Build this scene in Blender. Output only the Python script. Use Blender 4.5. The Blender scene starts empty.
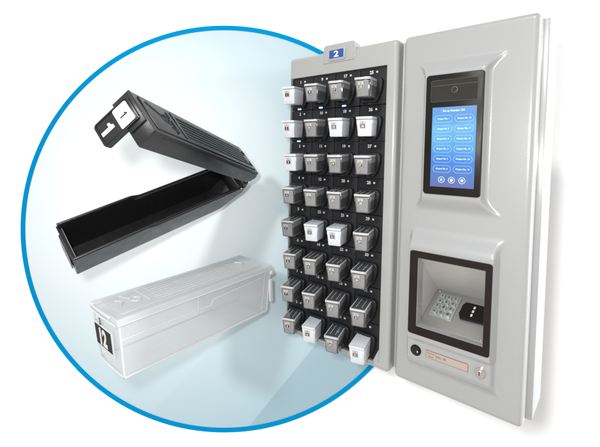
import bpy, bmesh, math, random
import numpy as np
from mathutils import Vector, Matrix
random.seed(4)
scene = bpy.context.scene
COL = scene.collection
rad = math.radians

# ------------------------------------------------------------------ camera / frame
F = 380.0; PX, PY = 300.0, 170.9; W, H = 600.0, 447.0
HZ = 1.2                                      # height of the camera above datum
def cvw(v):                                   # right, down, forward  ->  world
    return Vector((v[0], v[2], -v[1] + HZ))
def cvd(v): return Vector((v[0], v[2], -v[1]))
def px2w(x, y, depth): return cvw(((x-PX)/F*depth, (y-PY)/F*depth, depth))
cam_d = bpy.data.cameras.new('camera'); cam = bpy.data.objects.new('camera', cam_d); COL.objects.link(cam)
cam.location = (0, 0, HZ); cam.rotation_euler = (rad(90), 0, 0)
cam_d.sensor_fit = 'HORIZONTAL'; cam_d.sensor_width = 36; cam_d.lens = 36*F/W
cam_d.shift_x = 0.0; cam_d.shift_y = -(H/2-PY)/W
cam_d.clip_start = 0.02; cam_d.clip_end = 100
scene.camera = cam
WALL = 1.53                                   # distance of the backdrop

# ------------------------------------------------------------------ materials
def mat(name, color, rough=.4, metal=0., spec=.5, coat=0., trans=0., ior=1.45, bump=0., bscale=200., emit=None, estr=0., var=0., vscale=6., alpha=1.):
    m = bpy.data.materials.new(name); m.use_nodes = True
    nt = m.node_tree; b = nt.nodes['Principled BSDF']
    b.inputs['Base Color'].default_value = (*color, 1)
    b.inputs['Roughness'].default_value = rough; b.inputs['Metallic'].default_value = metal
    b.inputs['Specular IOR Level'].default_value = spec
    b.inputs['Coat Weight'].default_value = coat; b.inputs['Coat Roughness'].default_value = .15
    b.inputs['Transmission Weight'].default_value = trans; b.inputs['IOR'].default_value = ior
    b.inputs['Alpha'].default_value = alpha
    if emit: b.inputs['Emission Color'].default_value = (*emit, 1); b.inputs['Emission Strength'].default_value = estr
    tc = nt.nodes.new('ShaderNodeTexCoord')
    if var:
        n = nt.nodes.new('ShaderNodeTexNoise'); n.inputs['Scale'].default_value = vscale; n.inputs['Detail'].default_value = 5
        nt.links.new(tc.outputs['Object'], n.inputs['Vector'])
        mr = nt.nodes.new('ShaderNodeMapRange'); mr.inputs['From Min'].default_value = .3; mr.inputs['From Max'].default_value = .7
        mr.inputs['To Min'].default_value = rough-var; mr.inputs['To Max'].default_value = rough+var
        nt.links.new(n.outputs['Fac'], mr.inputs['Value']); nt.links.new(mr.outputs['Result'], b.inputs['Roughness'])
    if bump:
        n = nt.nodes.new('ShaderNodeTexNoise'); n.inputs['Scale'].default_value = bscale; n.inputs['Detail'].default_value = 3
        nt.links.new(tc.outputs['Object'], n.inputs['Vector'])
        bp = nt.nodes.new('ShaderNodeBump'); bp.inputs['Strength'].default_value = bump; bp.inputs['Distance'].default_value = .002
        nt.links.new(n.outputs['Fac'], bp.inputs['Height']); nt.links.new(bp.outputs['Normal'], b.inputs['Normal'])
    return m
M = {}
M['wall'] = mat('white_backdrop', (.93,.93,.93), .9, spec=.1)
M['cab'] = mat('cabinet_grey_plastic', (.305,.312,.312), .28, coat=.6, bump=.10, bscale=420, var=.025, vscale=4)
M['rack'] = mat('rack_grey_plastic', (.325,.33,.322), .34, coat=.4, bump=.10, bscale=420, var=.025, vscale=4)
M['body'] = mat('cabinet_side', (.33,.34,.345), .4, bump=.05, bscale=300)
M['bezel'] = mat('black_gloss_bezel', (.008,.007,.0065), .38, spec=.25, var=.06, vscale=20)
M['kbezel'] = mat('black_recess_bezel', (.010,.007,.006), .40, spec=.3, var=.08, vscale=20)
M['dark'] = mat('holder_black_plastic', (.011,.0115,.013), .45, spec=.35, bump=.15, bscale=500, var=.08, vscale=30)
M['slot'] = mat('socket_black', (.003,.003,.003), .6, spec=.2)
M['gloss'] = mat('dark_camera_glass', (.022,.021,.016), .10, spec=.4)
M['lens'] = mat('lens_black', (.004,.004,.004), .08, coat=1)
M['lensring'] = mat('lens_ring', (.06,.058,.05), .3)
M['metal'] = mat('brushed_steel', (.55,.54,.52), .34, metal=.85, bump=.08, bscale=300)
M['pocket'] = mat('recess_grey', (.55,.545,.53), .36, bump=.08, bscale=300)
M['keys'] = mat('keypad_metal', (.52,.555,.545), .3, metal=.7, bump=.1, bscale=400)
M['chrome'] = mat('chrome_lock', (.75,.73,.70), .12, metal=1)
M['label'] = mat('beige_label', (.36,.30,.265), .5)
M['ink'] = mat('dark_ink', (.02,.017,.015), .6)
M['brownink'] = mat('brown_ink', (.16,.09,.07), .6)
M['white'] = mat('white_print', (.6,.6,.6), .5)
M['blue'] = mat('blue_badge', (.008,.06,.27), .3, coat=.4)
M['led'] = mat('led_blue', (.1,.2,.9), .3, emit=(.25,.45,1.), estr=12)
M['ledoff'] = mat('led_off', (.05,.05,.055), .2)
M['blk'] = mat('box_black_plastic', (.010,.010,.0105), .30, spec=.6, bump=.12, bscale=520, var=.06, vscale=25)
M['blkin'] = mat('box_black_inner', (.006,.006,.006), .4, spec=.3, bump=.15, bscale=520)
M['blkgroove'] = mat('groove_black', (.004,.004,.004), .5)
M['pin'] = mat('steel_pin', (.8,.8,.8), .2, metal=1)
M['clear'] = mat('clear_plastic', (.70,.72,.73), .14, alpha=.26, coat=.3)
M['clearlid'] = mat('clear_lid_plastic', (.72,.74,.745), .2, alpha=.48, coat=.3)
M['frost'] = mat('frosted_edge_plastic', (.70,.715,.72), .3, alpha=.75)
M['smoke'] = mat('clear_cassette_plastic', (.085,.087,.09), .16, alpha=.80, coat=.8)
M['smokelid'] = mat('clear_cassette_lid', (.070,.072,.075), .10, alpha=.85, coat=1.)
M['edge'] = mat('cassette_edge_highlight', (.47,.475,.485), .16, coat=.8)  # pale grey puts the edge highlights into the colour
M['smokeface'] = mat('clear_cassette_face', (.225,.228,.235), .16, coat=1.)
M['band'] = mat('cassette_highlight_band', (.20,.20,.202), .16, coat=.8)  # lighter grey puts the highlight along the sides into the colour
M['milk'] = mat('white_cassette_plastic', (.60,.63,.67), .25, alpha=.95, coat=.5)
M['screen'] = bpy.data.materials.new('lit_screen')
def build_screen():
    m = M['screen']; m.use_nodes = True; nt = m.node_tree; b = nt.nodes['Principled BSDF']
    tc = nt.nodes.new('ShaderNodeTexCoord'); sp = nt.nodes.new('ShaderNodeSeparateXYZ'); nt.links.new(tc.outputs['Object'], sp.inputs[0])
    mr = nt.nodes.new('ShaderNodeMapRange'); mr.inputs['From Min'].default_value = -.421; mr.inputs['From Max'].default_value = -.212
    n = nt.nodes.new('ShaderNodeTexNoise'); n.inputs['Scale'].default_value = 9; n.inputs['Detail'].default_value = 1
    nt.links.new(tc.outputs['Object'], n.inputs['Vector'])
    ad = nt.nodes.new('ShaderNodeMath'); ad.operation = 'MULTIPLY_ADD'; ad.inputs[1].default_value = .08
    nt.links.new(n.outputs['Fac'], ad.inputs[0]); nt.links.new(sp.outputs['Z'], ad.inputs[2])
    ad2 = nt.nodes.new('ShaderNodeMath'); ad2.operation = 'ADD'; ad2.inputs[1].default_value = -.04; nt.links.new(ad.outputs[0], ad2.inputs[0])
    nt.links.new(ad2.outputs[0], mr.inputs['Value'])
    cr = nt.nodes.new('ShaderNodeValToRGB'); nt.links.new(mr.outputs['Result'], cr.inputs[0])
    e = cr.color_ramp; e.elements[0].position = 0; e.elements[0].color = (.14,.19,.50,1); e.elements[1].position = 1; e.elements[1].color = (.20,.42,.85,1)
    for p, c in ((.15,(.09,.25,.66,1)), (.33,(.07,.27,.80,1)), (.55,(.14,.47,.88,1)), (.75,(.20,.56,.93,1)), (.88,(.13,.40,.85,1))):
        k = e.elements.new(p); k.color = c
    b.inputs['Base Color'].default_value = (.01,.01,.02,1); b.inputs['Roughness'].default_value = .12
    nt.links.new(cr.outputs[0], b.inputs['Emission Color']); b.inputs['Emission Strength'].default_value = .92
build_screen()
M['uiline'] = mat('ui_line', (.2,.4,.8), .4, emit=(.17,.43,.91), estr=1.0)
M['uitext'] = mat('ui_text', (.5,.6,.9), .4, emit=(.36,.62,.98), estr=1.0)

# ------------------------------------------------------------------ helpers
def finish(name, me, m, parent=None, smooth=True, angle=35, local=None):
    if smooth:
        for p in me.polygons: p.use_smooth = True
        me.set_sharp_from_angle(angle=rad(angle))
    me.name = name
    if m is not None and not me.materials: me.materials.append(m)
    o = bpy.data.objects.new(name, me); COL.objects.link(o)
    if parent is not None: o.parent = parent
    if local is not None: o.matrix_local = local
    return o
def obj(name, bm, m, parent=None, **k):
    me = bpy.data.meshes.new(name); bmesh.ops.recalc_face_normals(bm, faces=bm.faces[:]); bm.to_mesh(me); bm.free()
    return finish(name, me, m, parent, **k)
def tag(o, label, cat, group=None, kind=None):
    if label: o['label'] = label
    if cat: o['category'] = cat
    if group: o['group'] = group
    if kind: o['kind'] = kind
    return o
def empty(name, mw, label, cat, group=None):
    o = bpy.data.objects.new(name, None); o.empty_display_size = .02; COL.objects.link(o); o.matrix_world = mw
    return tag(o, label, cat, group)
def box(bm, x0, x1, y0, y1, z0, z1, bev=0, seg=2):
    vs = [bm.verts.new((x,y,z)) for x in (x0,x1) for y in (y0,y1) for z in (z0,z1)]
    fs = [bm.faces.new([vs[i] for i in f]) for f in ((0,1,3,2),(4,6,7,5),(0,4,5,1),(2,3,7,6),(0,2,6,4),(1,5,7,3))]
    if bev:
        es = list({e for f in fs for e in f.edges})
        bmesh.ops.bevel(bm, geom=es, offset=bev, segments=seg, profile=.5, affect='EDGES')
    return bm
def hexa(bm, P, bev=0, seg=2):                 # P[(i,j,k)] eight corners
    vs = [bm.verts.new(P[(i,j,k)]) for i in (0,1) for j in (0,1) for k in (0,1)]
    fs = [bm.faces.new([vs[i] for i in f]) for f in ((0,1,3,2),(4,6,7,5),(0,4,5,1),(2,3,7,6),(0,2,6,4),(1,5,7,3))]
    if bev: bmesh.ops.bevel(bm, geom=list({e for f in fs for e in f.edges}), offset=bev, segments=seg, profile=.5, affect='EDGES')
    return bm
def prism(bm, pts, fn, d0, d1, bev=0, seg=2, scale_top=None):
    # polygon pts extruded from d0 to d1; fn(p, d) -> point
    lo = [bm.verts.new(fn(p, d0)) for p in pts]; hi = [bm.verts.new(fn(p, d1)) for p in pts]
    n = len(pts); top = bm.faces.new(hi); bot = bm.faces.new(lo[::-1])
    for i in range(n): bm.faces.new((lo[i], lo[(i+1)%n], hi[(i+1)%n], hi[i]))
    if bev: bmesh.ops.bevel(bm, geom=list(top.edges), offset=bev, segments=seg, profile=.5, affect='EDGES')
    return bm
def rrect(x0, x1, y0, y1, r, n=6):
    out = []
    for cx, cy, a0 in ((x1-r,y1-r,0), (x0+r,y1-r,90), (x0+r,y0+r,180), (x1-r,y0+r,270)):
        for i in range(n+1):
            a = rad(a0+90*i/n); out.append((cx+r*math.cos(a), cy+r*math.sin(a)))
    return out
def ring_prism(bm, outer, inner, fn, d0, d1):
    n = len(outer)
    A = [bm.verts.new(fn(p,d0)) for p in outer]; B = [bm.verts.new(fn(p,d1)) for p in outer]
    C_ = [bm.verts.new(fn(p,d0)) for p in inner]; D = [bm.verts.new(fn(p,d1)) for p in inner]
    for i in range(n):
        j = (i+1) % n
        bm.faces.new((A[i],A[j],B[j],B[i])); bm.faces.new((C_[j],C_[i],D[i],D[j]))
        bm.faces.new((B[i],B[j],D[j],D[i])); bm.faces.new((A[j],A[i],C_[i],C_[j]))
    return bm
def cyl(bm, c, r, axis, h, n=32, bev=0, r2=None):
    axis = Vector(axis).normalized(); t = axis.orthogonal().normalized(); s = axis.cross(t)
    c = Vector(c); r2 = r if r2 is None else r2
    lo = [bm.verts.new(c + t*r*math.cos(2*math.pi*i/n) + s*r*math.sin(2*math.pi*i/n)) for i in range(n)]
    hi = [bm.verts.new(c + axis*h + t*r2*math.cos(2*math.pi*i/n) + s*r2*math.sin(2*math.pi*i/n)) for i in range(n)]
    top = bm.faces.new(hi); bm.faces.new(lo[::-1])
    for i in range(n): bm.faces.new((lo[i], lo[(i+1)%n], hi[(i+1)%n], hi[i]))
    if bev: bmesh.ops.bevel(bm, geom=list(top.edges), offset=bev, segments=3, profile=.5, affect='EDGES')
    return bm
_tc = {}
def text_mesh(s, size, bold=0., ext=.0004, sx=1.):
    k = (s, size, bold, ext, sx)
    if k in _tc: return _tc[k].copy()
    cu = bpy.data.curves.new('t', 'FONT'); cu.body = s; cu.size = size; cu.extrude = ext; cu.offset = bold*size
    cu.align_x = 'CENTER'; cu.align_y = 'CENTER'; cu.resolution_u = 4
    o = bpy.data.objects.new('t', cu); COL.objects.link(o); bpy.context.view_layer.update()
    me = bpy.data.meshes.new_from_object(o.evaluated_get(bpy.context.evaluated_depsgraph_get()))
    bpy.data.objects.remove(o); bpy.data.curves.remove(cu)
    xs = [v.co.x for v in me.vertices]; ys = [v.co.y for v in me.vertices]
    mx, my = (min(xs)+max(xs))/2, (min(ys)+max(ys))/2
    for v in me.vertices: v.co.x = (v.co.x-mx)*sx; v.co.y -= my
    _tc[k] = me
    return me.copy()
def text(name, s, size, parent, origin, right, up, m, **k):
    me = text_mesh(s, size, **k); r = Vector(right).normalized(); u = Vector(up).normalized(); n = r.cross(u)
    mt = Matrix.Translation(Vector(origin)) @ Matrix(((r.x,u.x,n.x,0),(r.y,u.y,n.y,0),(r.z,u.z,n.z,0),(0,0,0,1)))
    me.transform(mt); me.materials.clear()
    return finish(name, me, m, parent, smooth=False)
def digit_one(name, size, parent, origin, right, up, m):
    w = .30; pts = [(-.02,-.5),(.26,-.5),(.26,.5),(.04,.5),(-.06,.36),(-.26,.30),(-.26,.12),(-.02,.14)]
    if m.name == 'dark_ink': pts = [(.0,-.5),(.15,-.5),(.15,.5),(.02,.5),(-.05,.36),(-.20,.30),(-.20,.17),(.0,.19)]
    r = Vector(right); u = Vector(up); n = r.cross(u); o = Vector(origin); bm = bmesh.new()
    prism(bm, pts, lambda p,d: o + r*p[0]*size + u*p[1]*size + n*d, -.0003, .0005)
    return obj(name, bm, m, parent, smooth=False)
def curve_tube(bm, pts, r):
    n = 8; rings = []
    for i, p in enumerate(pts):
        p = Vector(p); d = (Vector(pts[min(i+1,len(pts)-1)])-Vector(pts[max(i-1,0)])).normalized(); s = d.cross(Vector((0,0,1))).normalized(); u = s.cross(d)
        rings.append([bm.verts.new(p+s*r*math.cos(2*math.pi*k/n)+u*r*math.sin(2*math.pi*k/n)) for k in range(n)])
    for i in range(len(rings)-1):
        for k in range(n): bm.faces.new((rings[i][k], rings[i][(k+1)%n], rings[i+1][(k+1)%n], rings[i+1][k]))
def smooth01(t): t = min(1., max(0., t)); return t*t*(3-2*t)

# ------------------------------------------------------------------ backdrop and the printed round panel
bm = bmesh.new(); box(bm, -14, 14, WALL, WALL+.05, -9+HZ, 9+HZ)
tag(obj('backdrop', bm, M['wall'], smooth=False), None, None, kind='structure')

def disc_material():
    m = bpy.data.materials.new('printed_pale_blue'); m.use_nodes = True; nt = m.node_tree; b = nt.nodes['Principled BSDF']
    b.inputs['Roughness'].default_value = .85; b.inputs['Specular IOR Level'].default_value = .1
    L = nt.links.new
    tc = nt.nodes.new('ShaderNodeTexCoord'); sp = nt.nodes.new('ShaderNodeSeparateXYZ'); L(tc.outputs['Object'], sp.inputs[0])
    def lin(a, bb, c):      # a*x + b*z + c
        p = nt.nodes.new('ShaderNodeMath'); p.operation = 'MULTIPLY'; p.inputs[1].default_value = a; L(sp.outputs['X'], p.inputs[0])
        q = nt.nodes.new('ShaderNodeMath'); q.operation = 'MULTIPLY_ADD'; q.inputs[1].default_value = bb; L(sp.outputs['Z'], q.inputs[0]); L(p.outputs[0], q.inputs[2])
        r = nt.nodes.new('ShaderNodeMath'); r.operation = 'ADD'; r.inputs[1].default_value = c; L(q.outputs[0], r.inputs[0]); return r.outputs[0]
    vd = nt.nodes.new('ShaderNodeVectorMath'); vd.operation = 'DISTANCE'; L(tc.outputs['Object'], vd.inputs[0]); vd.inputs[1].default_value = ((130-224)*WALL/F, 0, -(190-229)*WALL/F)
    gm = nt.nodes.new('ShaderNodeMath'); gm.operation = 'MULTIPLY'; gm.inputs[1].default_value = F/WALL/300; L(vd.outputs['Value'], gm.inputs[0]); g = gm.outputs[0]
    cr = nt.nodes.new('ShaderNodeValToRGB'); L(g, cr.inputs[0]); e = cr.color_ramp
    e.elements[0].position = .10; e.elements[0].color = (.82,.85,.86,1); e.elements[1].position = .85; e.elements[1].color = DISC_END
    k = e.elements.new(.36); k.color = (.68,.745,.77,1); k = e.elements.new(.58); k.color = (.50,.605,.645,1)
    def facet(a, bb, c, mul, prev, w=.003, lim=None):
        v = lin(a, bb, c); s = nt.nodes.new('ShaderNodeMapRange'); s.inputs['From Min'].default_value = -w; s.inputs['From Max'].default_value = w
        L(v, s.inputs['Value']); fac = s.outputs['Result']
        if lim:
            v2 = lin(*lim[:3]); s2 = nt.nodes.new('ShaderNodeMapRange'); s2.inputs['From Min'].default_value = 0; s2.inputs['From Max'].default_value = lim[3]
            L(v2, s2.inputs['Value']); mm = nt.nodes.new('ShaderNodeMath'); mm.operation = 'MULTIPLY'; L(fac, mm.inputs[0]); L(s2.outputs['Result'], mm.inputs[1]); fac = mm.outputs[0]
        mx = nt.nodes.new('ShaderNodeMix'); mx.data_type = 'RGBA'; mx.blend_type = 'MULTIPLY'
        L(fac, mx.inputs[0]); L(prev, mx.inputs[6]); mx.inputs[7].default_value = (*mul, 1); return mx.outputs[2]
    # facet borders given by two picture points, expressed in the panel's own plane
    def line(p, q):
        sc = WALL/F; x0, z0 = (p[0]-224)*sc, -(p[1]-229)*sc; x1, z1 = (q[0]-224)*sc, -(q[1]-229)*sc
        nx, nz = (z0-z1), (x1-x0); l = math.hypot(nx, nz); nx /= l; nz /= l; return nx, nz, -(nx*x0+nz*z0)
    a = line((312,348), (250,424))
    out = facet(*a, (.80,.83,.85), cr.outputs[0])
    a = line((300,250), (146,420)); out = facet(*a, (.955,.965,.97), out, w=.004)
    a = line((130,40), (40,300)); 
    L(out, b.inputs['Base Color']); return m
DISC_END = (.395,.525,.575,1)
sc = WALL/F
c0 = px2w(224, 229, WALL-.008)
disc = empty('round_panel', Matrix.Translation(c0), 'large round pale blue printed panel with a bright blue rim behind the boxes', 'panel')
def circ(r, n=180): return [(r*math.cos(2*math.pi*i/n), r*math.sin(2*math.pi*i/n)) for i in range(n)]
bm = bmesh.new(); prism(bm, circ(198.2*sc), lambda p,d: (p[0], d, p[1]), .006, .001)
obj('panel_face', bm, disc_material(), disc, smooth=False)
bm = bmesh.new(); ring_prism(bm, circ(202.3*sc), circ(197.9*sc), lambda p,d: (p[0], d, p[1]), .007, -.001)
obj('rim', bm, mat('rim_blue', (.0,.235,.50), .7, spec=.0), disc, angle=20)

# ------------------------------------------------------------------ the dispensing machine
Rm = np.array([[0.7661809993213148,-0.01956210137708949,0.6423270198806088],[0.04279538794789214,0.9988709124052132,-0.020626563484166256],[-0.6411982774847269,0.04329231502806712,0.7661530815771282]])
Tm = (0.29945330818758104,-0.3846952335156432,1.0907240725847693)
MM = Matrix.Identity(4)
for i, c in enumerate((cvd(Rm[:,0]), cvd(Rm[:,2]), -cvd(Rm[:,1]))):
    for j in range(3): MM[j][i] = c[j]
MM.translation = cvw(Tm)
mach = empty('dispensing_machine', MM, 'tall light grey wall cabinet with a touch screen door beside a rack of numbered slots', 'vending machine')
def P(u, v, d): return Vector((u, d, -v))
RT, UP = (1,0,0), (0,0,1)

def axis_lines(a, b, r, step, special=()):
    L_ = [a + r*(1-math.cos(math.pi/2*i/7)) for i in range(8)] + [b - r*(1-math.cos(math.pi/2*i/7)) for i in range(8)]
    n = int((b-a-2*r)/step); L_ += [a+r+(b-a-2*r)*i/n for i in range(n+1)]
    L_ = sorted(L_)
    out = []
    for x in L_:
        if any(abs(x-s) < step*.45 and a+r < x < b-r for s in special): continue
        out.append(x)
    out = sorted(set(round(x, 6) for x in out + list(special)))
    return out
def shell(name, u0, u1, v0, v1, r, hf, hole, depth, m, parent, step=.004, holedepth=.02, base=0.):
    us = axis_lines(u0, u1, r, step, (hole[0], hole[1])); vs = axis_lines(v0, v1, r, step, (hole[2], hole[3]))
    bm = bmesh.new(); G = []
    for u in us:
        row = []
        for v in vs:
            x = min(u-u0, u1-u); y = min(v-v0, v1-v); e = min(x, y); uu, vv = u, v
            if x < r and y < r:
                px, py = r-x, r-y; l = math.hypot(px, py); s = max(px, py)/l if l > 0 else 1
                nx, ny = r-px*s, r-py*s
                uu = u0+nx if u-u0 < u1-u else u1-nx; vv = v0+ny if v-v0 < v1-v else v1-ny
            fil = r - math.sqrt(max(0, r*r-(r-e)**2)) if e < r else 0
            row.append(bm.verts.new(P(uu, vv, base + fil - hf(u, v))))
        G.append(row)
    inh = lambda i, j: hole[0]-1e-6 <= us[i] and us[i+1] <= hole[1]+1e-6 and hole[2]-1e-6 <= vs[j] and vs[j+1] <= hole[3]+1e-6
    for i in range(len(us)-1):
        for j in range(len(vs)-1):
            if not inh(i, j): bm.faces.new((G[i][j], G[i][j+1], G[i+1][j+1], G[i+1][j]))
    # skirt and hole lining
    def strip(seq, dep):
        lo = [bm.verts.new((v.co.x, dep, v.co.z)) for v in seq]
        for k in range(len(seq)):
            k2 = (k+1) % len(seq); bm.faces.new((seq[k], seq[k2], lo[k2], lo[k]))
    nu, nv = len(us), len(vs)
    strip([G[i][0] for i in range(nu-1)] + [G[-1][j] for j in range(nv-1)] + [G[i][-1] for i in range(nu-1,0,-1)] + [G[0][j] for j in range(nv-1,0,-1)], depth)
    a0, a1 = us.index(round(hole[0],6)), us.index(round(hole[1],6)); b0, b1 = vs.index(round(hole[2],6)), vs.index(round(hole[3],6))
    strip([G[i][b0] for i in range(a0,a1)] + [G[a1][j] for j in range(b0,b1)] + [G[i][b1] for i in range(a1,a0,-1)] + [G[a0][j] for j in range(b1,b0,-1)], holedepth)
    bmesh.ops.remove_doubles(bm, verts=bm.verts[:], dist=1e-6)
    return obj(name, bm, m, parent, angle=50)

HB = .0235
def flare(t, w, a, p): return a*max(0., 1-t/w)**p if t >= 0 else a
def hdoor(u, v):
    h = 0.
    # upper moulding (spool shaped block carrying the screen)
    vt, vb = .078, .494
    if vt < v < vb:
        tt, tb = v-vt, vb-v
        br = .236 + flare(tt, .052, .052, 2.0) + flare(tb, .052, .052, 2.0)
        bl = .064 - flare(tt, .052, .030, 2.0) - flare(tb, .052, .030, 2.0)
        if bl < u < br:
            s = smooth01((br-u)/.014)*smooth01((u-bl)/.014)*smooth01(tt/.044)*smooth01(tb/.048)
            h = max(h, HB*s)
    # lower moulding around the keypad recess
    vt, vb = .540, .944
    if vt < v < vb:
        tt, tb = v-vt, vb-v
        br = .274 + flare(tt, .045, .018, 2.0) + flare(tb, .034, .022, 2.0)
        bl = .038
        if bl < u < br:
            s = smooth01((br-u)/.013)*smooth01((u-bl)/.010)*smooth01(tt/.055)*smooth01(tb/.034)
            h = max(h, HB*s)
            led = smooth01((v-.850)/.010)
            h -= .006*led*smooth01(min(tb/.034,1))*smooth01((br-u)/.013)*smooth01((u-bl)/.010)
    return max(h, 0.)
KO = (.0735, .2455, .6225, .8140)
shell('door_panel', 0, .335, 0, 1, .013, hdoor, KO, .052, M['cab'], mach, step=.0035, holedepth=.01)
# cabinet body behind the door (stepped flange): open pocket space in front of the keypad
bm = bmesh.new()
box(bm, .004, .3475, .176, .182, -.996, -.004)                       # back
box(bm, .3375, .3490, .0525, .1755, -.996, -.004, .0025)             # right side
box(bm, .004, .012, .0525, .1755, -.996, -.004)                      # left side
box(bm, .0125, .337, .0525, .1755, -.012, -.004)                     # top
box(bm, .0125, .337, .0525, .1755, -.996, -.988)                     # bottom
box(bm, .3150, .337, .0530, .060, -.987, -.013)                      # step behind the door edge
obj('cabinet_body', bm, M['body'], mach)
bm = bmesh.new(); prism(bm, rrect(.327, .3488, -.995, -.0045, .004), lambda p,d: (p[0], d, p[1]), .0515, .0470, .0015)
obj('edge_strip', bm, M['cab'], mach)

# screen
scr = None
fr = lambda p, d: (p[0], d, -p[1])
bm = bmesh.new(); prism(bm, rrect(.0813, .2255, .1260, .4418, .006), fr, -.016, -.0283, .0022)
scr = obj('touch_screen', bm, M['bezel'], mach)
bm = bmesh.new(); prism(bm, rrect(.0965, .2120, .1420, .1965, .002), fr, -.0278, -.0289)
cw = obj('camera_window', bm, M['gloss'], scr, smooth=False)
bm = bmesh.new(); prism(bm, [(.0990,.1952),(.0990,.1850),(.1080,.1790),(.1180,.1765),(.1400,.1765),(.1470,.1835),(.1600,.1952)], fr, -.0289, -.0291); obj('window_reflection', bm, M['lens'], cw, smooth=False)  # dark silhouette shape stands in for a reflection in the glass
bm = bmesh.new(); box(bm, .0990, .2110, -.0292, -.0289, -.1560, -.1545); obj('inner_seam', bm, M['lensring'], cw, smooth=False)
bm = bmesh.new(); ring_prism(bm, rrect(.0953, .2132, .1408, .1977, .003), rrect(.0965, .2120, .1420, .1965, .002), fr, -.0278, -.0298)
obj('window_frame', bm, M['lensring'], scr, angle=20)
bm = bmesh.new(); cyl(bm, P(.1560,.1685,-.0286), .0085, (0,-1,0), .0012, bev=.0004); obj('lens', bm, M['lensring'], cw)
bm = bmesh.new(); cyl(bm, P(.1560,.1685,-.0298), .0060, (0,-1,0), .0005, bev=.0002); obj('lens_glass', bm, M['lens'], cw)
bm = bmesh.new(); prism(bm, rrect(.1005, .2115, .2120, .4212, .001), fr, -.0278, -.0288)
disp = obj('display', bm, M['screen'], scr, smooth=False)
SD = -.0291
text('screen_title', 'Set up Number OK', .0070, disp, P(.156,.2225,SD), RT, UP, M['uitext'], ext=.0001, bold=.0)
nb = [1,2,3,4,5,6]
for j in range(2):
    for i in range(6):
        cu, cv = .1300+.0525*j, .2425+.0262*i
        bm = bmesh.new(); ring_prism(bm, rrect(cu-.0232, cu+.0232, cv-.0092, cv+.0092, .009), rrect(cu-.0227, cu+.0227, cv-.0087, cv+.0087, .0085), fr, -.0287, -.0291)
        bt = obj('screen_button', bm, M['uiline'], disp, smooth=False)
        text('button_text', 'Output No. %d' % (i+1 if j == 0 else i+10), .0056, bt, P(cu, cv, SD), RT, UP, M['uitext'], ext=.0001, bold=.0)
for k in range(3):
    cu, cv = .1300+.0262*k, .4020
    bm = bmesh.new(); c8 = lambda r: [(cu+r*math.cos(2*math.pi*i/28), cv+r*math.sin(2*math.pi*i/28)) for i in range(28)]
    ring_prism(bm, c8(.0082), c8(.0074), fr, -.0287, -.0291); 
    if k == 0: 
        for q in (-.0022, 0, .0022): box(bm, cu-.003, cu+.003, -.0292, -.0287, -cv+q-.0005, -cv+q+.0005)
    elif k == 1: prism(bm, [(cu+.0038*math.cos(2*math.pi*i/6), cv+.0045*math.sin(2*math.pi*i/6)) for i in range(6)], fr, -.0287, -.0292)
    else: prism(bm, rrect(cu-.0032, cu+.0032, cv-.003, cv+.003, .001), fr, -.0287, -.0292)
    obj('screen_icon', bm, M['uitext'], disp, smooth=False)

# keypad recess
bm = bmesh.new(); ring_prism(bm, rrect(.0505, .2620, .6035, .8370, .007), rrect(.0725, .2465, .6215, .8150, .0015), fr, -.018, -.0275)
rf = obj('recess_frame', bm, M['kbezel'], mach, angle=20)
bm = bmesh.new()
u0, u1 = .0700, .2490
a = [P(u0,.618,-.0185), P(u1,.618,-.0185)]; b_ = [P(u0,.757,.150), P(u1,.757,.150)]; c = [P(u0,.8175,-.006), P(u1,.8175,-.006)]
V = [bm.verts.new(x) for x in (a[0],a[1],b_[0],b_[1],c[0],c[1])]
bm.faces.new((V[0],V[1],V[3],V[2])); bm.faces.new((V[2],V[3],V[5],V[4])); bm.faces.new((V[0],V[2],V[4])); bm.faces.new((V[1],V[5],V[3]))
W2 = [bm.verts.new(x) for x in (P(u0,.8175,-.0185), P(u1,.8175,-.0185))]
bm.faces.new((V[4],V[5],W2[1],W2[0]))
pk = obj('keypad_recess', bm, M['pocket'], mach, smooth=False)
# plane of the recess floor
FO = (b_[0]); fdir = (c[0]-b_[0]).normalized(); FL = (c[0]-b_[0]).length; fn_ = Vector((1,0,0)).cross(fdir); 
if fn_.z < 0: fn_ = -fn_
def FP(u, s, h=0): return Vector((u, FO.y, FO.z)) + fdir*s + fn_*h
def fbox(bm, ua, ub, sa, sb, h0, h1, bev=0):
    hexa(bm, {(i,j,k): FP((ua,ub)[i], (sa,sb)[j], (h0,h1)[k]) for i in (0,1) for j in (0,1) for k in (0,1)}, bev)
bm = bmesh.new(); fbox(bm, .0705, .2485, .001, FL-.004, .0004, .0025, .0006); obj('steel_plate', bm, M['metal'], pk)
bm = bmesh.new(); fbox(bm, .0835, .1480, .020, .122, .0026, .0050, .001); kp = obj('keypad', bm, M['keys'], mach)
kt = ['1','2','3','4','5','6','7','8','9','*','0','#']
for i in range(12):
    r_, c_ = divmod(i, 3); ua = .0885+.0190*c_; sa = .0255+.0235*r_
    bm = bmesh.new(); fbox(bm, ua, ua+.0150, sa, sa+.0185, .0051, .0092, .0014); ky = obj('key', bm, M['keys'], kp)
    q = FP(ua+.0075, sa+.0093, .0094); text('key_print', kt[i], .0125, ky, q, (1,0,0), -fdir, M['ink'], ext=.0001, bold=.02)
bm = bmesh.new()
cm = [(.1600,.052),(.1665,.038),(.2475,.038),(.2475,.104),(.1665,.104),(.1600,.090)]
prism(bm, cm, lambda p,d: FP(p[0], p[1], d), .0026, .0110, .0015)
rd = obj('card_reader', bm, M['bezel'], mach)
for i in range(3):
    bm = bmesh.new(); fbox(bm, .1905, .1955, .050+.016*i, .060+.016*i, .0108, .0114); obj('reader_mark', bm, M['white'], rd)
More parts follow.
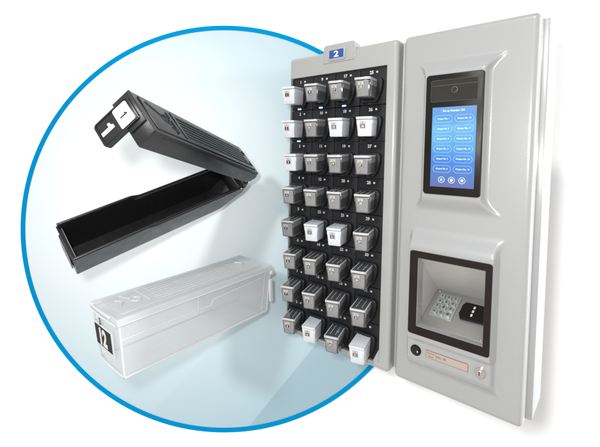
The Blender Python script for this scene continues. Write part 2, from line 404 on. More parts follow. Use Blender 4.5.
for uu, ss in ((.0785,.010),(.2350,FL-.012)):
    bm = bmesh.new(); q = FP(uu, ss, .0024); cyl(bm, q, .0032, fn_, .0016, 16, .0006); obj('screw', bm, M['chrome'], pk)

# ledge items: knob, label strip, lock.  the moulding is .016 proud here
LD = -.0173
bm = bmesh.new(); cyl(bm, P(.0725,.886,LD), .0150, (0,-1,0), .0030, 40, .001); kn = obj('round_button', bm, M['bezel'], mach)
bm = bmesh.new(); cyl(bm, P(.0725,.886,LD-.0031), .0118, (0,-1,0), .0025, 40, .0012); obj('button_cap', bm, M['lens'], kn)
bm = bmesh.new(); box(bm, .0775, .0800, LD-.0062, LD-.0057, -.8895, -.8850, 0); obj('button_glint', bm, M['white'], kn)  # small white block painted as a highlight on the cap
bm = bmesh.new(); prism(bm, rrect(.1005, .2120, .8745, .8955, .0015), fr, LD+.001, LD-.0012)
lb = obj('name_strip', bm, M['brownink'], mach, smooth=False)
bm = bmesh.new(); prism(bm, rrect(.1015, .1285, .8757, .8943, .001), fr, LD-.001, LD-.0016); prism(bm, rrect(.1293, .2110, .8757, .8943, .001), fr, LD-.001, LD-.0016)
obj('strip_face', bm, M['label'], lb, smooth=False)
text('strip_print', 'Machine', .0068, lb, P(.115,.8805,LD-.0018), RT, UP, M['brownink'], ext=.0001)
text('strip_print', 'Serial', .0068, lb, P(.115,.8893,LD-.0018), RT, UP, M['brownink'], ext=.0001)
text('strip_print', 'No. 18', .0085, lb, P(.1430,.884,LD-.0018), RT, UP, M['brownink'], ext=.0001, bold=.02)
bm = bmesh.new(); cyl(bm, P(.2410,.8845,LD+.001), .0125, (0,-1,0), .009, 40, .003); lk = obj('lock', bm, M['chrome'], mach)
bm = bmesh.new(); cyl(bm, P(.2410,.8845,LD-.0081), .0070, (0,-1,0), .0012, 32, .0005); obj('lock_core', bm, M['metal'], lk)
bm = bmesh.new(); box(bm, .2400, .2420, LD-.0098, LD-.0090, -.8890, -.8800); obj('keyhole', bm, M['slot'], lk)

# rack side
GU0, GU1, GV0, GV1 = -.4300, -.0510, .0720, .9790
CP, RP = .0945, .1131
shell('rack_panel', -.4395, -.018, 0, 1.0, .013, lambda u,v: 0., (GU0,GU1,GV0,GV1), .036, M['rack'], mach, step=.02, holedepth=.036)
bm = bmesh.new(); prism(bm, rrect(-.4520, -.0040, .006, .992, .010), fr, .170, .0365, .003); obj('rack_body', bm, M['rack'], mach)
# top tab with the number badge
bm = bmesh.new(); tab = [(-.2870,.006),(-.2830,-.016),(-.2780,-.0205),(-.1700,-.0205),(-.1640,-.016),(-.1560,-.0040),(-.1560,.006)]
tab = [(-.2870,.040),(-.2860,-.014),(-.2810,-.0205),(-.1720,-.0205),(-.1640,-.012),(-.1580,.004),(-.1600,.030),(-.1680,.040)]
prism(bm, tab, fr, .030, -.0025, .003, 3); tb = obj('top_tab', bm, M['rack'], mach)
bm = bmesh.new(); prism(bm, rrect(-.2680, -.1965, -.0070, .0335, .007), fr, -.0020, -.0055, .002); bd = obj('number_badge', bm, M['rack'], mach)
bm = bmesh.new(); prism(bm, rrect(-.2595, -.2045, .0000, .0265, .002), fr, -.0050, -.0062); obj('badge_face', bm, M['blue'], bd, smooth=False)
text('badge_number', '2', .027, bd, P(-.2320,.0133,-.0064), RT, UP, M['white'], bold=.03, sx=1.45, ext=.0002)

# chamfer pieces that close the bottom right corner of the slot field
bm = bmesh.new(); prism(bm, [(-.0515,.935),(-.0515,.979),(-.0720,.979)], fr, .030, -.0004); obj('corner_gusset', bm, M['rack'], mach, smooth=False)

lit = {(0,0),(1,0),(2,0),(0,1),(2,6)}
hol0 = None
def holder_meshes():
    # cell local: x 0..CP right, z 0..-RP down, y depth
    bm = bmesh.new(); prism(bm, rrect(.0012, CP-.0012, .0012, RP-.0012, .003), fr, .030, .0075, .0015)
    collar = [(.0080,.0370),(.0140,.0330),(.0700,.0330),(.0790,.0360),(.0830,.0450),(.0820,.0600),(.0770,.0800),(.0690,.0990),(.0620,.1075),(.0160,.1075),(.0100,.1000)]
    prism(bm, collar, fr, .0080, -.0070, .0035, 3)
    bmh = bm
    bm2 = bmesh.new()
    slot = [(.0150,.0395),(.0600,.0395),(.0650,.0450),(.0600,.0950),(.0540,.1000),(.0210,.1000),(.0150,.0940)]
    prism(bm2, slot, fr, -.0065, -.0076)
    return bmh, bm2
bmA, bmB = holder_meshes()
meA = bpy.data.meshes.new('slot_holder'); bmesh.ops.recalc_face_normals(bmA, faces=bmA.faces[:]); bmA.to_mesh(meA)
meB = bpy.data.meshes.new('slot_mouth'); bmesh.ops.recalc_face_normals(bmB, faces=bmB.faces[:]); bmB.to_mesh(meB)
for p in meA.polygons: p.use_smooth = True
meA.set_sharp_from_angle(angle=rad(35)); meA.materials.append(M['dark']); meB.materials.append(M['slot'])
bm = bmesh.new(); box(bm, -.0030, .0030, -.0006, .0006, -.0028, .0028, .0004); meD = bpy.data.meshes.new('status_dot'); bm.to_mesh(meD); meD.materials.append(M['white'])
def led_mesh(m):
    bm = bmesh.new(); box(bm, -.0065, .0065, -.0020, .0010, -.0022, .0022, .0008); me = bpy.data.meshes.new('indicator_light'); bm.to_mesh(me); me.materials.append(m); return me
meL, meO = led_mesh(M['led']), led_mesh(M['ledoff'])
G0u = -.0515 - 4*CP; G0v = .0735
for c_ in range(4):
    for r_ in range(8):
        ul, vt = G0u + c_*CP, G0v + r_*RP
        h = bpy.data.objects.new('slot_holder', meA); COL.objects.link(h); h.parent = mach; h.location = P(ul, vt, 0)
        def sub(name, me, loc):
            o = bpy.data.objects.new(name, me); COL.objects.link(o); o.parent = h; o.location = loc; return o
        sub('slot_mouth', meB, (0,0,0))
        sub('status_dot', meD, P(.0585, .0135, .0070))
        sub('indicator_light', meL if (c_, r_) in lit else meO, P(.036, .1085, .0065))
        text('slot_number', str(c_*8+r_+1), .0135, h, P(.0395,.0135,.0068), RT, UP, M['white'], ext=.0004, bold=.03)

# ------------------------------------------------------------------ cassettes in the rack
YAW, PIT = -.2222, .0517
def casmap(a, b, c):
    a2 = a*math.cos(YAW) - c*math.sin(YAW); c2 = c*math.cos(YAW) + a*math.sin(YAW)
    b2 = b*math.cos(PIT) + c2*math.sin(PIT); c3 = c2*math.cos(PIT) - b*math.sin(PIT)
    return Vector((a2, -c3, -b2))
CB = Matrix.Identity(4)
for i, v in enumerate((casmap(1,0,0), -casmap(0,0,1), -casmap(0,1,0))):
    for j in range(3): CB[j][i] = v[j]
CW, CH, CL = .0470, .0570, .104
def shellbox(prof, w, t, bevel, taper=0.):
    # side profile prof [(y,z)] extruded across x, wall thickness t (hollow)
    bm = bmesh.new()
    zmin = min(p[1] for p in prof); zmax = max(p[1] for p in prof)
    def wd(z): return w/2 - taper*(zmax-z)/(zmax-zmin)
    def ring(pr, off):
        A = [bm.verts.new((-(wd(z)-off), y, z)) for y, z in pr]; B = [bm.verts.new((wd(z)-off, y, z)) for y, z in pr]
        fs = [bm.faces.new(A), bm.faces.new(B[::-1])]
        for i in range(len(pr)):
            j = (i+1) % len(pr); fs.append(bm.faces.new((A[j], A[i], B[i], B[j])))
        return fs
    f1 = ring(prof, 0)
    if bevel: bmesh.ops.bevel(bm, geom=list({e for f in f1 for e in f.edges}), offset=bevel, segments=2, profile=.5, affect='EDGES')
    bmesh.ops.recalc_face_normals(bm, faces=bm.faces[:])
    if t:
        cy = sum(p[0] for p in prof)/len(prof); cz = sum(p[1] for p in prof)/len(prof)
        pr2 = [(y + (t if y < cy else -t), z + (t if z < cz else -t)) for y, z in prof]
        before = set(bm.faces)
        ring(pr2, t)
        new = [f for f in bm.faces if f not in before]
        bmesh.ops.recalc_face_normals(bm, faces=new); bmesh.ops.reverse_faces(bm, faces=new)
    return bm
def to_mesh(name, bm, m, recalc=False, angle=35):
    me = bpy.data.meshes.new(name)
    if recalc: bmesh.ops.recalc_face_normals(bm, faces=bm.faces[:])
    bm.to_mesh(me); bm.free()
    for p in me.polygons: p.use_smooth = True
    me.set_sharp_from_angle(angle=rad(angle)); me.materials.append(m); return me
LT = .0075
prof = [(-CL,-LT),(-CL+.0055,-CH),(-CL*.36,-CH),(.014,-CH*.45),(.026,-LT)]
lidp = [(-CL-.0012,0),(-CL-.0012,-LT+.0003),(.026,-LT+.0003),(.026,0)]
cas = {}
for kind, mb, ml, mf in (('clear','smoke','smokelid','smokeface'), ('white','milk','milk','milk')):
    cas[kind] = [to_mesh('cassette_body', shellbox(prof, CW, .0022, .0040, .0030), M[mb]), to_mesh('cassette_lid', shellbox(lidp, CW, 0, .0028), M[ml])]
    bm = bmesh.new()                                   # moulded front wall with its raised frame
    hexa(bm, {(i,j,k): Vector(((-1,1)[i]*(CW/2-.0042-.0030*(1-k)), (-CL-.0004+.0055*(1-k))+(0 if j == 0 else .0014)-.0006, (-CH+.004, -LT-.001)[k])) for i in (0,1) for j in (0,1) for k in (0,1)}, .0006)
    cas[kind].append(to_mesh('front_wall', bm, M[mf], True))
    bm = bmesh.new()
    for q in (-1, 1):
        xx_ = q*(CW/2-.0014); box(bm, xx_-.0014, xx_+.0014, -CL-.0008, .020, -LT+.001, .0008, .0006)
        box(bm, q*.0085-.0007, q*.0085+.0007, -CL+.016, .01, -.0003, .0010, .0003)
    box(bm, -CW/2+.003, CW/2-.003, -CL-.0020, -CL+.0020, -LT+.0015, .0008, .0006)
    cas[kind].append(to_mesh('lid_rail', bm, M['edge' if kind == 'clear' else 'milk'], True))  # on clear cassettes the pale rails carry a painted edge highlight
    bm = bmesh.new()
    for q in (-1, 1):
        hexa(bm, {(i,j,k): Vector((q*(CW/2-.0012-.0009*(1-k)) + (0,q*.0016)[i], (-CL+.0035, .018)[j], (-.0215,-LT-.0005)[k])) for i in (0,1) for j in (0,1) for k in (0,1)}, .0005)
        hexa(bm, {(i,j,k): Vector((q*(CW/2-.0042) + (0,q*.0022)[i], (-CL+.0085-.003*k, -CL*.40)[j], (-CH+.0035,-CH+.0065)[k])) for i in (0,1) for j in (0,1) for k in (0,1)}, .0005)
    cas[kind].append(to_mesh('side_band', bm, M['band' if kind == 'clear' else 'milk'], True))  # on clear cassettes these strips are a painted side highlight
bm = bmesh.new(); box(bm, -.0085, .0085, -.0008, .0008, -.0105, .0105, .0004); meTag = to_mesh('number_label', bm, mat('cassette_label', (.40,.385,.36), .5))
bm = bmesh.new(); box(bm, -.0066, .0066, -.0006, .0006, -.0052, .0052); mePat = to_mesh('label_patch', bm, M['ink'])
WHITE = {(0,0),(0,1),(0,2),(2,1),(3,1),(1,4),(2,4),(1,7),(3,7)}
rows = ['top','second','third','fourth','fifth','sixth','seventh','bottom']; cols = ['first','second','third','last']
for c_ in range(4):
    for r_ in range(8):
        n = c_*8+r_+1; kind = 'white' if (c_, r_) in WHITE else 'clear'
        uc = -.1095 - .0945*(3-c_) - .0010*(3-c_); vt = .1120 + .1131*r_
        du = random.uniform(-.0008,.0008); pull = random.uniform(-.004,.004)
        yj = Matrix.Rotation(rad(random.uniform(-1.5,1.5) + r_/7*(2+4*(3-c_)/3)), 4, 'Z')
        mw = MM @ Matrix.Translation(P(uc+du, vt, .0256+pull)) @ CB @ yj
        look = 'milky white' if kind == 'white' else 'smoky clear'
        ca = empty('pill_cassette', mw, '%s plastic cassette numbered %d, %s row and %s column of the rack' % (look, n, rows[r_], cols[c_]), 'cassette', 'numbered cassettes sitting in the dispenser rack')
        for nm, me in zip(('cassette_body','cassette_lid','front_wall','lid_rail','side_band'), cas[kind]):
            o = bpy.data.objects.new(nm, me); COL.objects.link(o); o.parent = ca
        fy = -CL - .0020
        lz = -.0225
        tg = bpy.data.objects.new('number_label', meTag); COL.objects.link(tg); tg.parent = ca; tg.location = (-.004, fy+.0012, lz); tg.rotation_euler = (rad(6),0,0)
        ph = bpy.data.objects.new('label_patch', mePat); COL.objects.link(ph); ph.parent = tg; ph.location = (0, -.0004, -.0035)
        text('label_number', str(n), .0100, tg, (0,-.0013,-.0035), RT, UP, M['white'], ext=.0001, bold=.03)
        text('row_number', str(c_+1), .0052, tg, (0,-.0010,.0060), RT, UP, M['ink'], ext=.0001, bold=.04)

# ------------------------------------------------------------------ large black hinged box (open)
Rb = np.array([[-0.73465,0.5885,0.33757],[0.33604,0.74788,-0.5725],[-0.58938,-0.30715,-0.74719]]); Tb = np.array([-0.2464,-0.0402,1.2971])
KS = 1.075                                     # carried back until its hinge corner meets the round panel
BB = Matrix.Identity(4)
for i in range(3):
    v = cvd(Rb[:,i])
    for j in range(3): BB[j][i] = v[j]*KS
BB.translation = cvw(Tb*KS)
# rescale into plain units (no scale on the object): bake KS into dimensions
for i in range(3):
    for j in range(3): BB[j][i] /= KS
bx = empty('black_hinged_box', BB, 'black plastic hinged box with its grooved lid swung open, numbered 1 on white and black', 'pill box')
bw, ht, hl, Lt, Ll, th = .1175*KS, .1218*KS, .0463*KS, .5268*KS, .5284*KS, .7815
# tray: a = x, b = y, c = z, rim at z=0
t = .009
def trayz(a, near):                            # rim height along the length (stepped side walls)
    s = a/Lt
    base = -.004 - .030*smooth01((.585 - s)/.05) if False else 0
    return base
bm = bmesh.new()
N = 40
def wall_profile(s): return -.012*smooth01((.64-s)/.06)
# outer cross-section narrows towards the bottom
def sec(a, z, side, off):                      # y of a wall surface, side 0 far / 1 near
    k = (-z)/ht; ins = .010*k
    return (ins+off) if side == 0 else (bw-ins-off)
def zbot(s): return -ht*(.42+.58*min(1., s/.13))
secs = []
for i in range(N+1):
    s = i/N; a = s*Lt; zr = wall_profile(s) - (.0 if s > .02 else 0)
    ring = [(sec(a,zr,0,0), zr), (sec(a,zbot(s),0,.004), zbot(s)), (sec(a,zbot(s),1,.004), zbot(s)), (sec(a,zr,1,0), zr), (sec(a,zr,1,t), zr), (sec(a,zbot(s)+t,1,t+.012), zbot(s)+t), (sec(a,zbot(s)+t,0,t+.012), zbot(s)+t), (sec(a,zr,0,t), zr)]
    # gently bowed free end
    secs.append([bm.verts.new((a, y, z)) for y, z in ring])
for i in range(N):
    for k in range(8): bm.faces.new((secs[i][k], secs[i][(k+1)%8], secs[i+1][(k+1)%8], secs[i+1][k]))
for s_ in (secs[0], secs[-1]):
    for q in ((0,1,6,7),(1,2,5,6),(2,3,4,5)): bm.faces.new([s_[k] for k in q])
tr = obj('tray', bm, M['blk'], bx, angle=25)
m2 = tr.data; m2.materials.append(M['blkin'])
# end walls of the tray
def trapz(bm, a0, a1, z0, z1, off):
    hexa(bm, {(i,j,k): Vector(((a0,a1)[i] - (.010 if (k == 0 and i == 1) else 0), sec(0,(z0,z1)[k],j,off), (z0,z1)[k])) for i in (0,1) for j in (0,1) for k in (0,1)}, .0012)
bm = bmesh.new(); trapz(bm, Lt-.006, Lt+.004, -ht+.001, -.010, .0022); obj('end_wall', bm, M['blk'], bx)
bm = bmesh.new(); trapz(bm, -.004, .022, -ht*.42, -.012, .0035); obj('end_wall', bm, M['blk'], bx)
bm = bmesh.new(); box(bm, Lt+.003, Lt+.0065, bw*.20, bw*.80, -ht*.80, -.020, .0015); obj('end_lip', bm, M['pin'] if False else M['blk'], bx)
# lighter grey rib inside the free end
bm = bmesh.new(); hexa(bm, {(i,j,k): Vector((Lt-.0085+.002*i, (.012,bw-.012)[j], (-.020,-.0135)[k])) for i in (0,1) for j in (0,1) for k in (0,1)}, .0005)
obj('end_rib', bm, mat('rib_grey', (.30,.30,.30), .3), bx)
bm = bmesh.new()
for yy in (0.0, bw):
    curve_tube(bm, [(Lt*(.03+.97*q/40), yy + (t*.5 if yy == 0 else -t*.5), wall_profile(.03+.97*q/40)+.0005) for q in range(41)], .0034)
obj('rim', bm, M['blk'], bx)
# guide rails along the inside of the walls
bm = bmesh.new()
for y0 in (t+.001, bw-t-.005):
    hexa(bm, {(i,j,k): Vector(((.03, .62*Lt)[i], y0+(.004)*j, (-.016,-.010)[k])) for i in (0,1) for j in (0,1) for k in (0,1)}, .001)
obj('guide_rail', bm, M['blk'], bx)
# lid : own frame rotated by th about the hinge
ct, st = math.cos(th), math.sin(th)
LM = Matrix(((ct,0,-st,-.0061*KS),(0,1,0,0),(st,0,ct,.0126*KS),(0,0,0,1)))
bm = bmesh.new(); 
prism(bm, [(0,.006),(.018,-.0035),(Ll,-.0035),(Ll,hl),(.008,hl),(-.010,hl*.55)], lambda p,d: (p[0], d, p[1]), 0, bw, 0)
bmesh.ops.bevel(bm, geom=bm.edges[:], offset=.0022, segments=2, profile=.5, affect='EDGES')
ld = obj('lid', bm, M['blk'], bx, local=LM)
def lbox(name, m, x0, x1, y0, y1, z0, z1, bev=.0005):
    bm = bmesh.new(); box(bm, x0, x1, y0, y1, z0, z1, bev); return obj(name, bm, m, ld)
# raised top pad, its grooves, moulded marks
tp = lbox('top_pad', M['blk'], .022, Ll-.014, .012, bw-.010, hl-.001, hl+.0035, .0012)
bm = bmesh.new()
for k in range(7):
    y = .026+k*(bw-.050)/6; box(bm, .055, Ll*.76, y-.0017, y+.0017, hl+.0030, hl+.0039)
obj('groove', bm, M['blkgroove'], ld, smooth=False)
bm = bmesh.new()
for k in range(6):
    y = .026+(k+.5)*(bw-.050)/6; box(bm, .055, Ll*.76, y-.0019, y+.0019, hl+.0033, hl+.0052, .0007)
obj('ridge', bm, M['blk'], ld)
bm = bmesh.new(); box(bm, Ll*.768, Ll*.785, .020, bw-.018, hl+.0030, hl+.0060, .001); obj('cross_bar', bm, M['blk'], ld)
bm = bmesh.new()
zz = hl+.0042
x = Ll*.80
bm = bmesh.new(); curve_tube(bm, [(x+.085-.010*i+.002*math.sin(i*1.3), .024+.010*i*.9, zz) for i in range(7)], .0022); obj('moulded_mark', bm, M['blkgroove'], ld)
bm = bmesh.new(); curve_tube(bm, [(x+.035+.013*math.cos(a*.5), .060+.012*math.sin(a*.5), zz) for a in range(0,12)], .0020); obj('moulded_mark', bm, M['blkgroove'], ld)
bm = bmesh.new(); curve_tube(bm, [(x+.030, .085, zz),(x+.018,.095,zz),(x+.022,.105,zz)], .0022); obj('moulded_mark', bm, M['blkgroove'], ld)
bm = bmesh.new(); curve_tube(bm, [(x+.014, .030, zz),(x+.014,.050,zz)], .0022); obj('moulded_mark', bm, M['blkgroove'], ld)
bm = bmesh.new(); curve_tube(bm, [(x+.014, .060, zz),(x+.014,.100,zz)], .0022); obj('moulded_mark', bm, M['blkgroove'], ld)

bm = bmesh.new(); prism(bm, [(.035,.030),(.046,.040),(.036,.052),(.028,.041)], lambda p,d: (p[0], p[1], d), hl+.003, hl+.0055, .0006); obj('moulded_arrow', bm, M['blkgroove'], ld)
bm = bmesh.new(); curve_tube(bm, [(.030,.080,zz-.001),(.040,.090,zz-.001),(.032,.100,zz-.001)], .002)
obj('moulded_arrow', bm, M['blkgroove'], ld)
# side seam line
bm = bmesh.new(); box(bm, .02, Ll-.030, bw-.0005, bw+.0012, hl*.80, hl*.84, .0003); obj('seam', bm, M['blkgroove'], ld)
# end cap and number tab
lbox('end_cap', M['blk'], Ll-.0005, Ll+.006, .0, bw, -.001, hl+.001, .0018)
y0, y1 = bw*.14, bw*.65
lbox('tab_ridge', M['blk'], Ll+.005, Ll+.011, y0-.012, y1+.012, hl*.05, hl*.98, .002)
zt0, zt1 = hl*(1-2.22), hl*.86
bm = bmesh.new(); prism(bm, rrect(y0, y1, zt0, zt1, .007), lambda p,d: (d, p[0], p[1]), Ll+.003, Ll+.016, .0016)
tb2 = obj('number_tab', bm, M['blk'], ld)
bm = bmesh.new(); ring_prism(bm, rrect(y0+.003, y1-.003, zt0+.004, zt1-.004, .005), rrect(y0+.0042, y1-.0042, zt0+.0052, zt1-.0052, .0042), lambda p,d: (d, p[0], p[1]), Ll+.0155, Ll+.0172)
obj('tab_rim', bm, M['blk'], tb2, angle=20)
ws0, ws1 = hl*.02 - hl*.12, hl*.70
bm = bmesh.new(); prism(bm, rrect(y0+.006, y1-.004, ws0, ws1, .005), lambda p,d: (d, p[0], p[1]), Ll+.0160, Ll+.0168)
obj('white_sticker', bm, mat('sticker_white', (.62,.62,.62), .5), tb2, smooth=False)
digit_one('sticker_number', .020, tb2, (Ll+.0171, (y0+y1)/2+.001, (ws0+ws1)/2), (0,1,0), UP, M['ink'])
digit_one('tab_number', .036, tb2, (Ll+.0166, (y0+y1)/2-.001, (zt0+ws0)/2-.001), (0,1,0), UP, M['white'])
# hinge knuckles and pin
bm = bmesh.new(); cyl(bm, (.006,.002,.002), .0085, (0,1,0), .030, 20, .001); cyl(bm, (.006,bw-.032,.002), .0085, (0,1,0), .030, 20, .001); obj('hinge_knuckle', bm, M['blk'], bx)
bm = bmesh.new(); cyl(bm, (.022,bw+.0002,-.004), .0030, (0,1,0), .0022, 16, .0006); obj('hinge_pin', bm, M['pin'], bx)
bm = bmesh.new(); prism(bm, [(-.012,.004),(-.014,-.012),(.002,-ht*.44),(.034,-ht*.50),(.040,-.020),(.030,.001)], lambda p,d: (p[0], d, p[1]), .006, bw-.006); bmesh.ops.bevel(bm, geom=bm.edges[:], offset=.003, segments=3, profile=.5, affect='EDGES'); obj('hinge_block', bm, M['blk'], bx)

# ------------------------------------------------------------------ large clear box
Rc = np.array([[-0.66887,0.74295,-0.02513],[0.07978,0.03813,-0.99608],[-0.73909,-0.66826,-0.08478]]); Tc = np.array([-0.5005,0.518,0.9886])
KC = 1.07
CM = Matrix.Identity(4)
for i in range(3):
    v = cvd(Rc[:,i])
    for j in range(3): CM[j][i] = v[j]
CM.translation = cvw(Tc*KC)
cb = empty('clear_lidded_box', CM, 'closed transparent plastic box with a frosted ribbed lid and a black label reading 12', 'pill box')
cw_, ch, tw, tf, cl_, tbk = .1737*KC, .1616*KC, .011*KC, .0099*KC, .5103*KC, .0152*KC
zs = ch*.88                                    # lid seam
def hollow(name, m, x0t, x0b, x1t, x1b, wt, wb, z0, z1, t, bev, top_open=False):
    bm = bmesh.new()
    def pts(o):
        return {(i,j,k): Vector((((x1b+o, x0b-o),(x1t+o, x0t-o))[k][i], (-1,1)[j]*((wb,wt)[k]/2-o), (z0+o, z1-o)[k])) for i in (0,1) for j in (0,1) for k in (0,1)}
    hexa(bm, pts(0), bev, 3); bmesh.ops.recalc_face_normals(bm, faces=bm.faces[:])
    before = set(bm.faces); hexa(bm, pts(t)); new = [f for f in bm.faces if f not in before]
    bmesh.ops.recalc_face_normals(bm, faces=new); bmesh.ops.reverse_faces(bm, faces=new)
    me = to_mesh(name, bm, m); o = bpy.data.objects.new(name, me); COL.objects.link(o); o.parent = cb; return o
hollow('box_body', M['clear'], 0, -tf, -cl_, -cl_+tbk, cw_, cw_-2*tw, 0, zs, .0045, .006)
bm = bmesh.new(); box(bm, -cl_-.006, .003, -cw_/2-.0015, cw_/2+.0015, zs+.0006, ch, .004, 3)
cl = to_mesh('box_lid', bm, M['clearlid'], True); lidc = bpy.data.objects.new('box_lid', cl); COL.objects.link(lidc); lidc.parent = cb
def cpart(name, fnb, m, parent=cb, angle=35):
    bm = bmesh.new(); fnb(bm); return obj(name, bm, m, parent, angle=angle)
def pad(bm):
    box(bm, -cl_*.93, -.020, -cw_/2+.020, cw_/2-.020, ch+.0004, ch+.0045, .0012)
cpart('lid_pad', pad, M['clearlid'], lidc)
def ribs(bm):
    for k in range(8):
        y = -cw_/2+.034+k*(cw_-.068)/7; box(bm, -cl_*.80, -cl_*.24, y-.0022, y+.0022, ch+.0047, ch+.0070, .0006)
cpart('lid_ribs', ribs, M['clearlid'], lidc)
z = ch+.0058
cpart('moulded_mark', lambda bm: curve_tube(bm, [(-.060-.004*i, -.045+.012*i, z+.0005*math.sin(i)) for i in range(6)], .0022), M['clearlid'], lidc)
cpart('moulded_mark', lambda bm: curve_tube(bm, [(-.085+.014*math.cos(a*.6), .012+.016*math.sin(a*.6), z) for a in range(11)], .0020), M['clearlid'], lidc)
cpart('moulded_mark', lambda bm: curve_tube(bm, [(-.112, -.045, z), (-.112, .045, z)], .0022), M['clearlid'], lidc)
cpart('moulded_mark', lambda bm: curve_tube(bm, [(-.040, -.02, z), (-.052, .0, z), (-.040, .022, z)], .0020), M['clearlid'], lidc)
cpart('moulded_mark', lambda bm: curve_tube(bm, [(-cl_*.86, -.02, z), (-cl_*.88, .0, z), (-cl_*.86, .022, z)], .0020), M['clearlid'], lidc)
# bright moulded edges: rim beads along the seam, uprights, foot
def W_at(z): return (cw_/2 - tw*(1-z/ch))
def XF(z): return -tf*(1-z/ch)
def XB(z): return -cl_+tbk*(1-z/ch)
def beads(bm):
    for s in (-1, 1):
        z = ch*.90
        curve_tube(bm, [(XF(z)+.002, s*(W_at(z)+.001), z), (-cl_*.995, s*(W_at(z)+.001), z)], .0024)
        z = ch*.66; z2 = ch*.80
        if s < 0: z += .0
        curve_tube(bm, [(XF(z), s*(W_at(z)+.0010), z), (-cl_*.44, s*(W_at(z)+.0010), z)], .0017)
        curve_tube(bm, [(-cl_*.44, s*W_at(z), z), (-cl_*.52, s*(W_at(z)+.0008), z-.004), (-cl_*.54, s*W_at(z2), z2-.010), (-cl_*.97, s*W_at(z2), z2)], .0016)
        curve_tube(bm, [(-cl_*.44, s*W_at(ch*.9), ch*.9), (-cl_*.44, s*W_at(z), z-.010)], .0012)
        curve_tube(bm, [(XF(.004)-.003, s*(W_at(.004)-.002), .004), (XB(.004)+.003, s*(W_at(.004)-.002), .004)], .0034)
        for (xo, r_) in ((.0, .0030),):
            curve_tube(bm, [(XF(.006)+xo-.003, s*(W_at(.006)-.002), .006), (XF(zs)+xo-.003, s*(W_at(zs)-.001), zs)], r_)
        for (xo, r_) in ((.002, .0028), (.026, .0016)):
            curve_tube(bm, [(XB(.006)+xo, s*(W_at(.006)-.002), .006), (XB(zs)+xo, s*(W_at(zs)-.001), zs)], r_)
    curve_tube(bm, [(XF(.004)-.003, -W_at(.004)+.004, .004), (XF(.004)-.001, 0, .003), (XF(.004)-.003, W_at(.004)-.004, .004)], .0034)
    z = ch*.90; curve_tube(bm, [(.004, -W_at(z), z), (.0055, 0, z-.002), (.004, W_at(z), z)], .0026)
cpart('moulded_edge', beads, M['frost'])
def latch(bm):
    box(bm, .0020, .0085, -cw_*.34, cw_*.30, ch*.955, ch*1.005, .0025, 3)
cpart('front_latch', latch, M['frost'], lidc)
def hinge(bm):
    cyl(bm, (-cl_-.001, cw_/2-.004, zs-.008), .008, (0,1,0), .010, 20, .001)
    cyl(bm, (-cl_-.001, -cw_/2-.006, zs-.008), .008, (0,1,0), .010, 20, .001)
    box(bm, -cl_-.004, -cl_+.012, cw_/2-.004, cw_/2+.003, ch*.22, ch*.70, .002)
cpart('rear_hinge', hinge, M['frost'])
# number label on the tapered front wall
def FR(s, tt, o=0):                              # s across (0 far..1 near), tt down from the top
    z = ch*(1-tt); return Vector((XF(z)+o, (s-.5)*2*W_at(z), z))
fx = (FR(.5,.2)-FR(.5,.8)).normalized()
def quad(bm, s0, s1, t0, t1, o0, o1, bev):
    hexa(bm, {(i,j,k): FR((s0,s1)[j], (t1,t0)[k], (o0,o1)[i]) for i in (0,1) for j in (0,1) for k in (0,1)}, bev)
fw = cpart('label_window', lambda bm: quad(bm, .06, .77, .29, .72, .0004, .0040, .0014), M['frost'])
lbk = cpart('number_label', lambda bm: quad(bm, .10, .72, .325, .67, .0038, .0048, 0), mat('label_black', (.006,.006,.006), .6, spec=.2))
text('label_number', '12', .066, lbk, FR(.41,.497,.0052), (0,1,0), fx, M['white'], bold=.05, ext=.0002, sx=.86)
text('small_number', '3', .027, lbk, FR(.36,.225,.0050), (0,1,0), fx, M['ink'], bold=.04, ext=.0002, sx=1.1)

# ------------------------------------------------------------------ light
world = bpy.data.worlds.new('World'); scene.world = world; world.use_nodes = True
wt = world.node_tree; bg = wt.nodes['Background']; bg.inputs[1].default_value = .66
wc = wt.nodes.new('ShaderNodeTexCoord'); wn = wt.nodes.new('ShaderNodeTexNoise'); wn.inputs['Scale'].default_value = 2.3; wn.inputs['Detail'].default_value = 1.5
wm = wt.nodes.new('ShaderNodeMapping'); wm.inputs['Scale'].default_value = (1.6,1.6,.45); wm.inputs['Location'].default_value = (.3,1.1,.2)
wt.links.new(wc.outputs['Generated'], wm.inputs[0]); wt.links.new(wm.outputs[0], wn.inputs['Vector'])
wr = wt.nodes.new('ShaderNodeValToRGB'); wt.links.new(wn.outputs['Fac'], wr.inputs[0])
wr.color_ramp.elements[0].position = .38; wr.color_ramp.elements[0].color = (.50,.50,.51,1)
wr.color_ramp.elements[1].position = .62; wr.color_ramp.elements[1].color = (1.5,1.5,1.5,1)
ws = wt.nodes.new('ShaderNodeSeparateXYZ'); wt.links.new(wc.outputs['Generated'], ws.inputs[0])
wz = wt.nodes.new('ShaderNodeMapRange'); wz.inputs['From Min'].default_value = -.7; wz.inputs['From Max'].default_value = .5; wt.links.new(ws.outputs['Z'], wz.inputs['Value'])
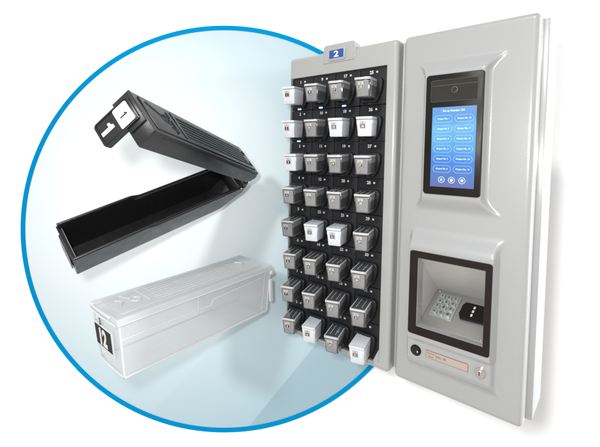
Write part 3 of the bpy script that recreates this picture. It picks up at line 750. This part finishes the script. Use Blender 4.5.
wx = wt.nodes.new('ShaderNodeMix'); wx.data_type = 'RGBA'; wt.links.new(wz.outputs['Result'], wx.inputs[0]); wx.inputs[6].default_value = (1.06,.97,.90,1); wx.inputs[7].default_value = (.96,.99,1.02,1)
wy = wt.nodes.new('ShaderNodeMix'); wy.data_type = 'RGBA'; wy.blend_type = 'MULTIPLY'; wy.inputs[0].default_value = 1
wt.links.new(wr.outputs[0], wy.inputs[6]); wt.links.new(wx.outputs[2], wy.inputs[7]); wt.links.new(wy.outputs[2], bg.inputs[0])
def area(name, loc, tgt, sx, sy, e, col=(1,1,1), shape='RECTANGLE', spread=180):
    a = bpy.data.lights.new(name, 'AREA'); a.shape = shape; a.size = sx; a.size_y = sy; a.energy = e; a.color = col; a.spread = rad(spread)
    o = bpy.data.objects.new(name, a); COL.objects.link(o); o.location = loc
    o.rotation_euler = (Vector(tgt)-Vector(loc)).to_track_quat('-Z','Y').to_euler(); return o
kl = bpy.data.lights.new('key_light', 'POINT'); kl.energy = 46; kl.shadow_soft_size = .045; kl.color = (1,.985,.965)
ko = bpy.data.objects.new('key_light', kl); COL.objects.link(ko); ko.location = (-.10, -.02, HZ+.10)
area('side_softbox', (2.4, .80, HZ), (.4, .97, HZ-.02), .3, 1.6, 8, (.96,.98,1), spread=30)
sd = bpy.data.lights.new('soft_sun', 'SUN'); sd.energy = 1.65; sd.angle = rad(7); sd.color = (1,.99,.97)
so = bpy.data.objects.new('soft_sun', sd); COL.objects.link(so)
so.rotation_euler = Vector((.74, 1.0, -.72)).to_track_quat('-Z','Y').to_euler(); so.location = (-2,-2,HZ+2)

# ------------------------------------------------------------------ render settings
scene.render.engine = 'CYCLES'
scene.view_settings.view_transform = 'Standard'; scene.view_settings.look = 'None'
scene.view_settings.exposure = 0; scene.view_settings.gamma = 1
scene.cycles.max_bounces = 14; scene.cycles.transmission_bounces = 12; scene.cycles.transparent_max_bounces = 12
scene.cycles.caustics_reflective = False; scene.cycles.caustics_refractive = False
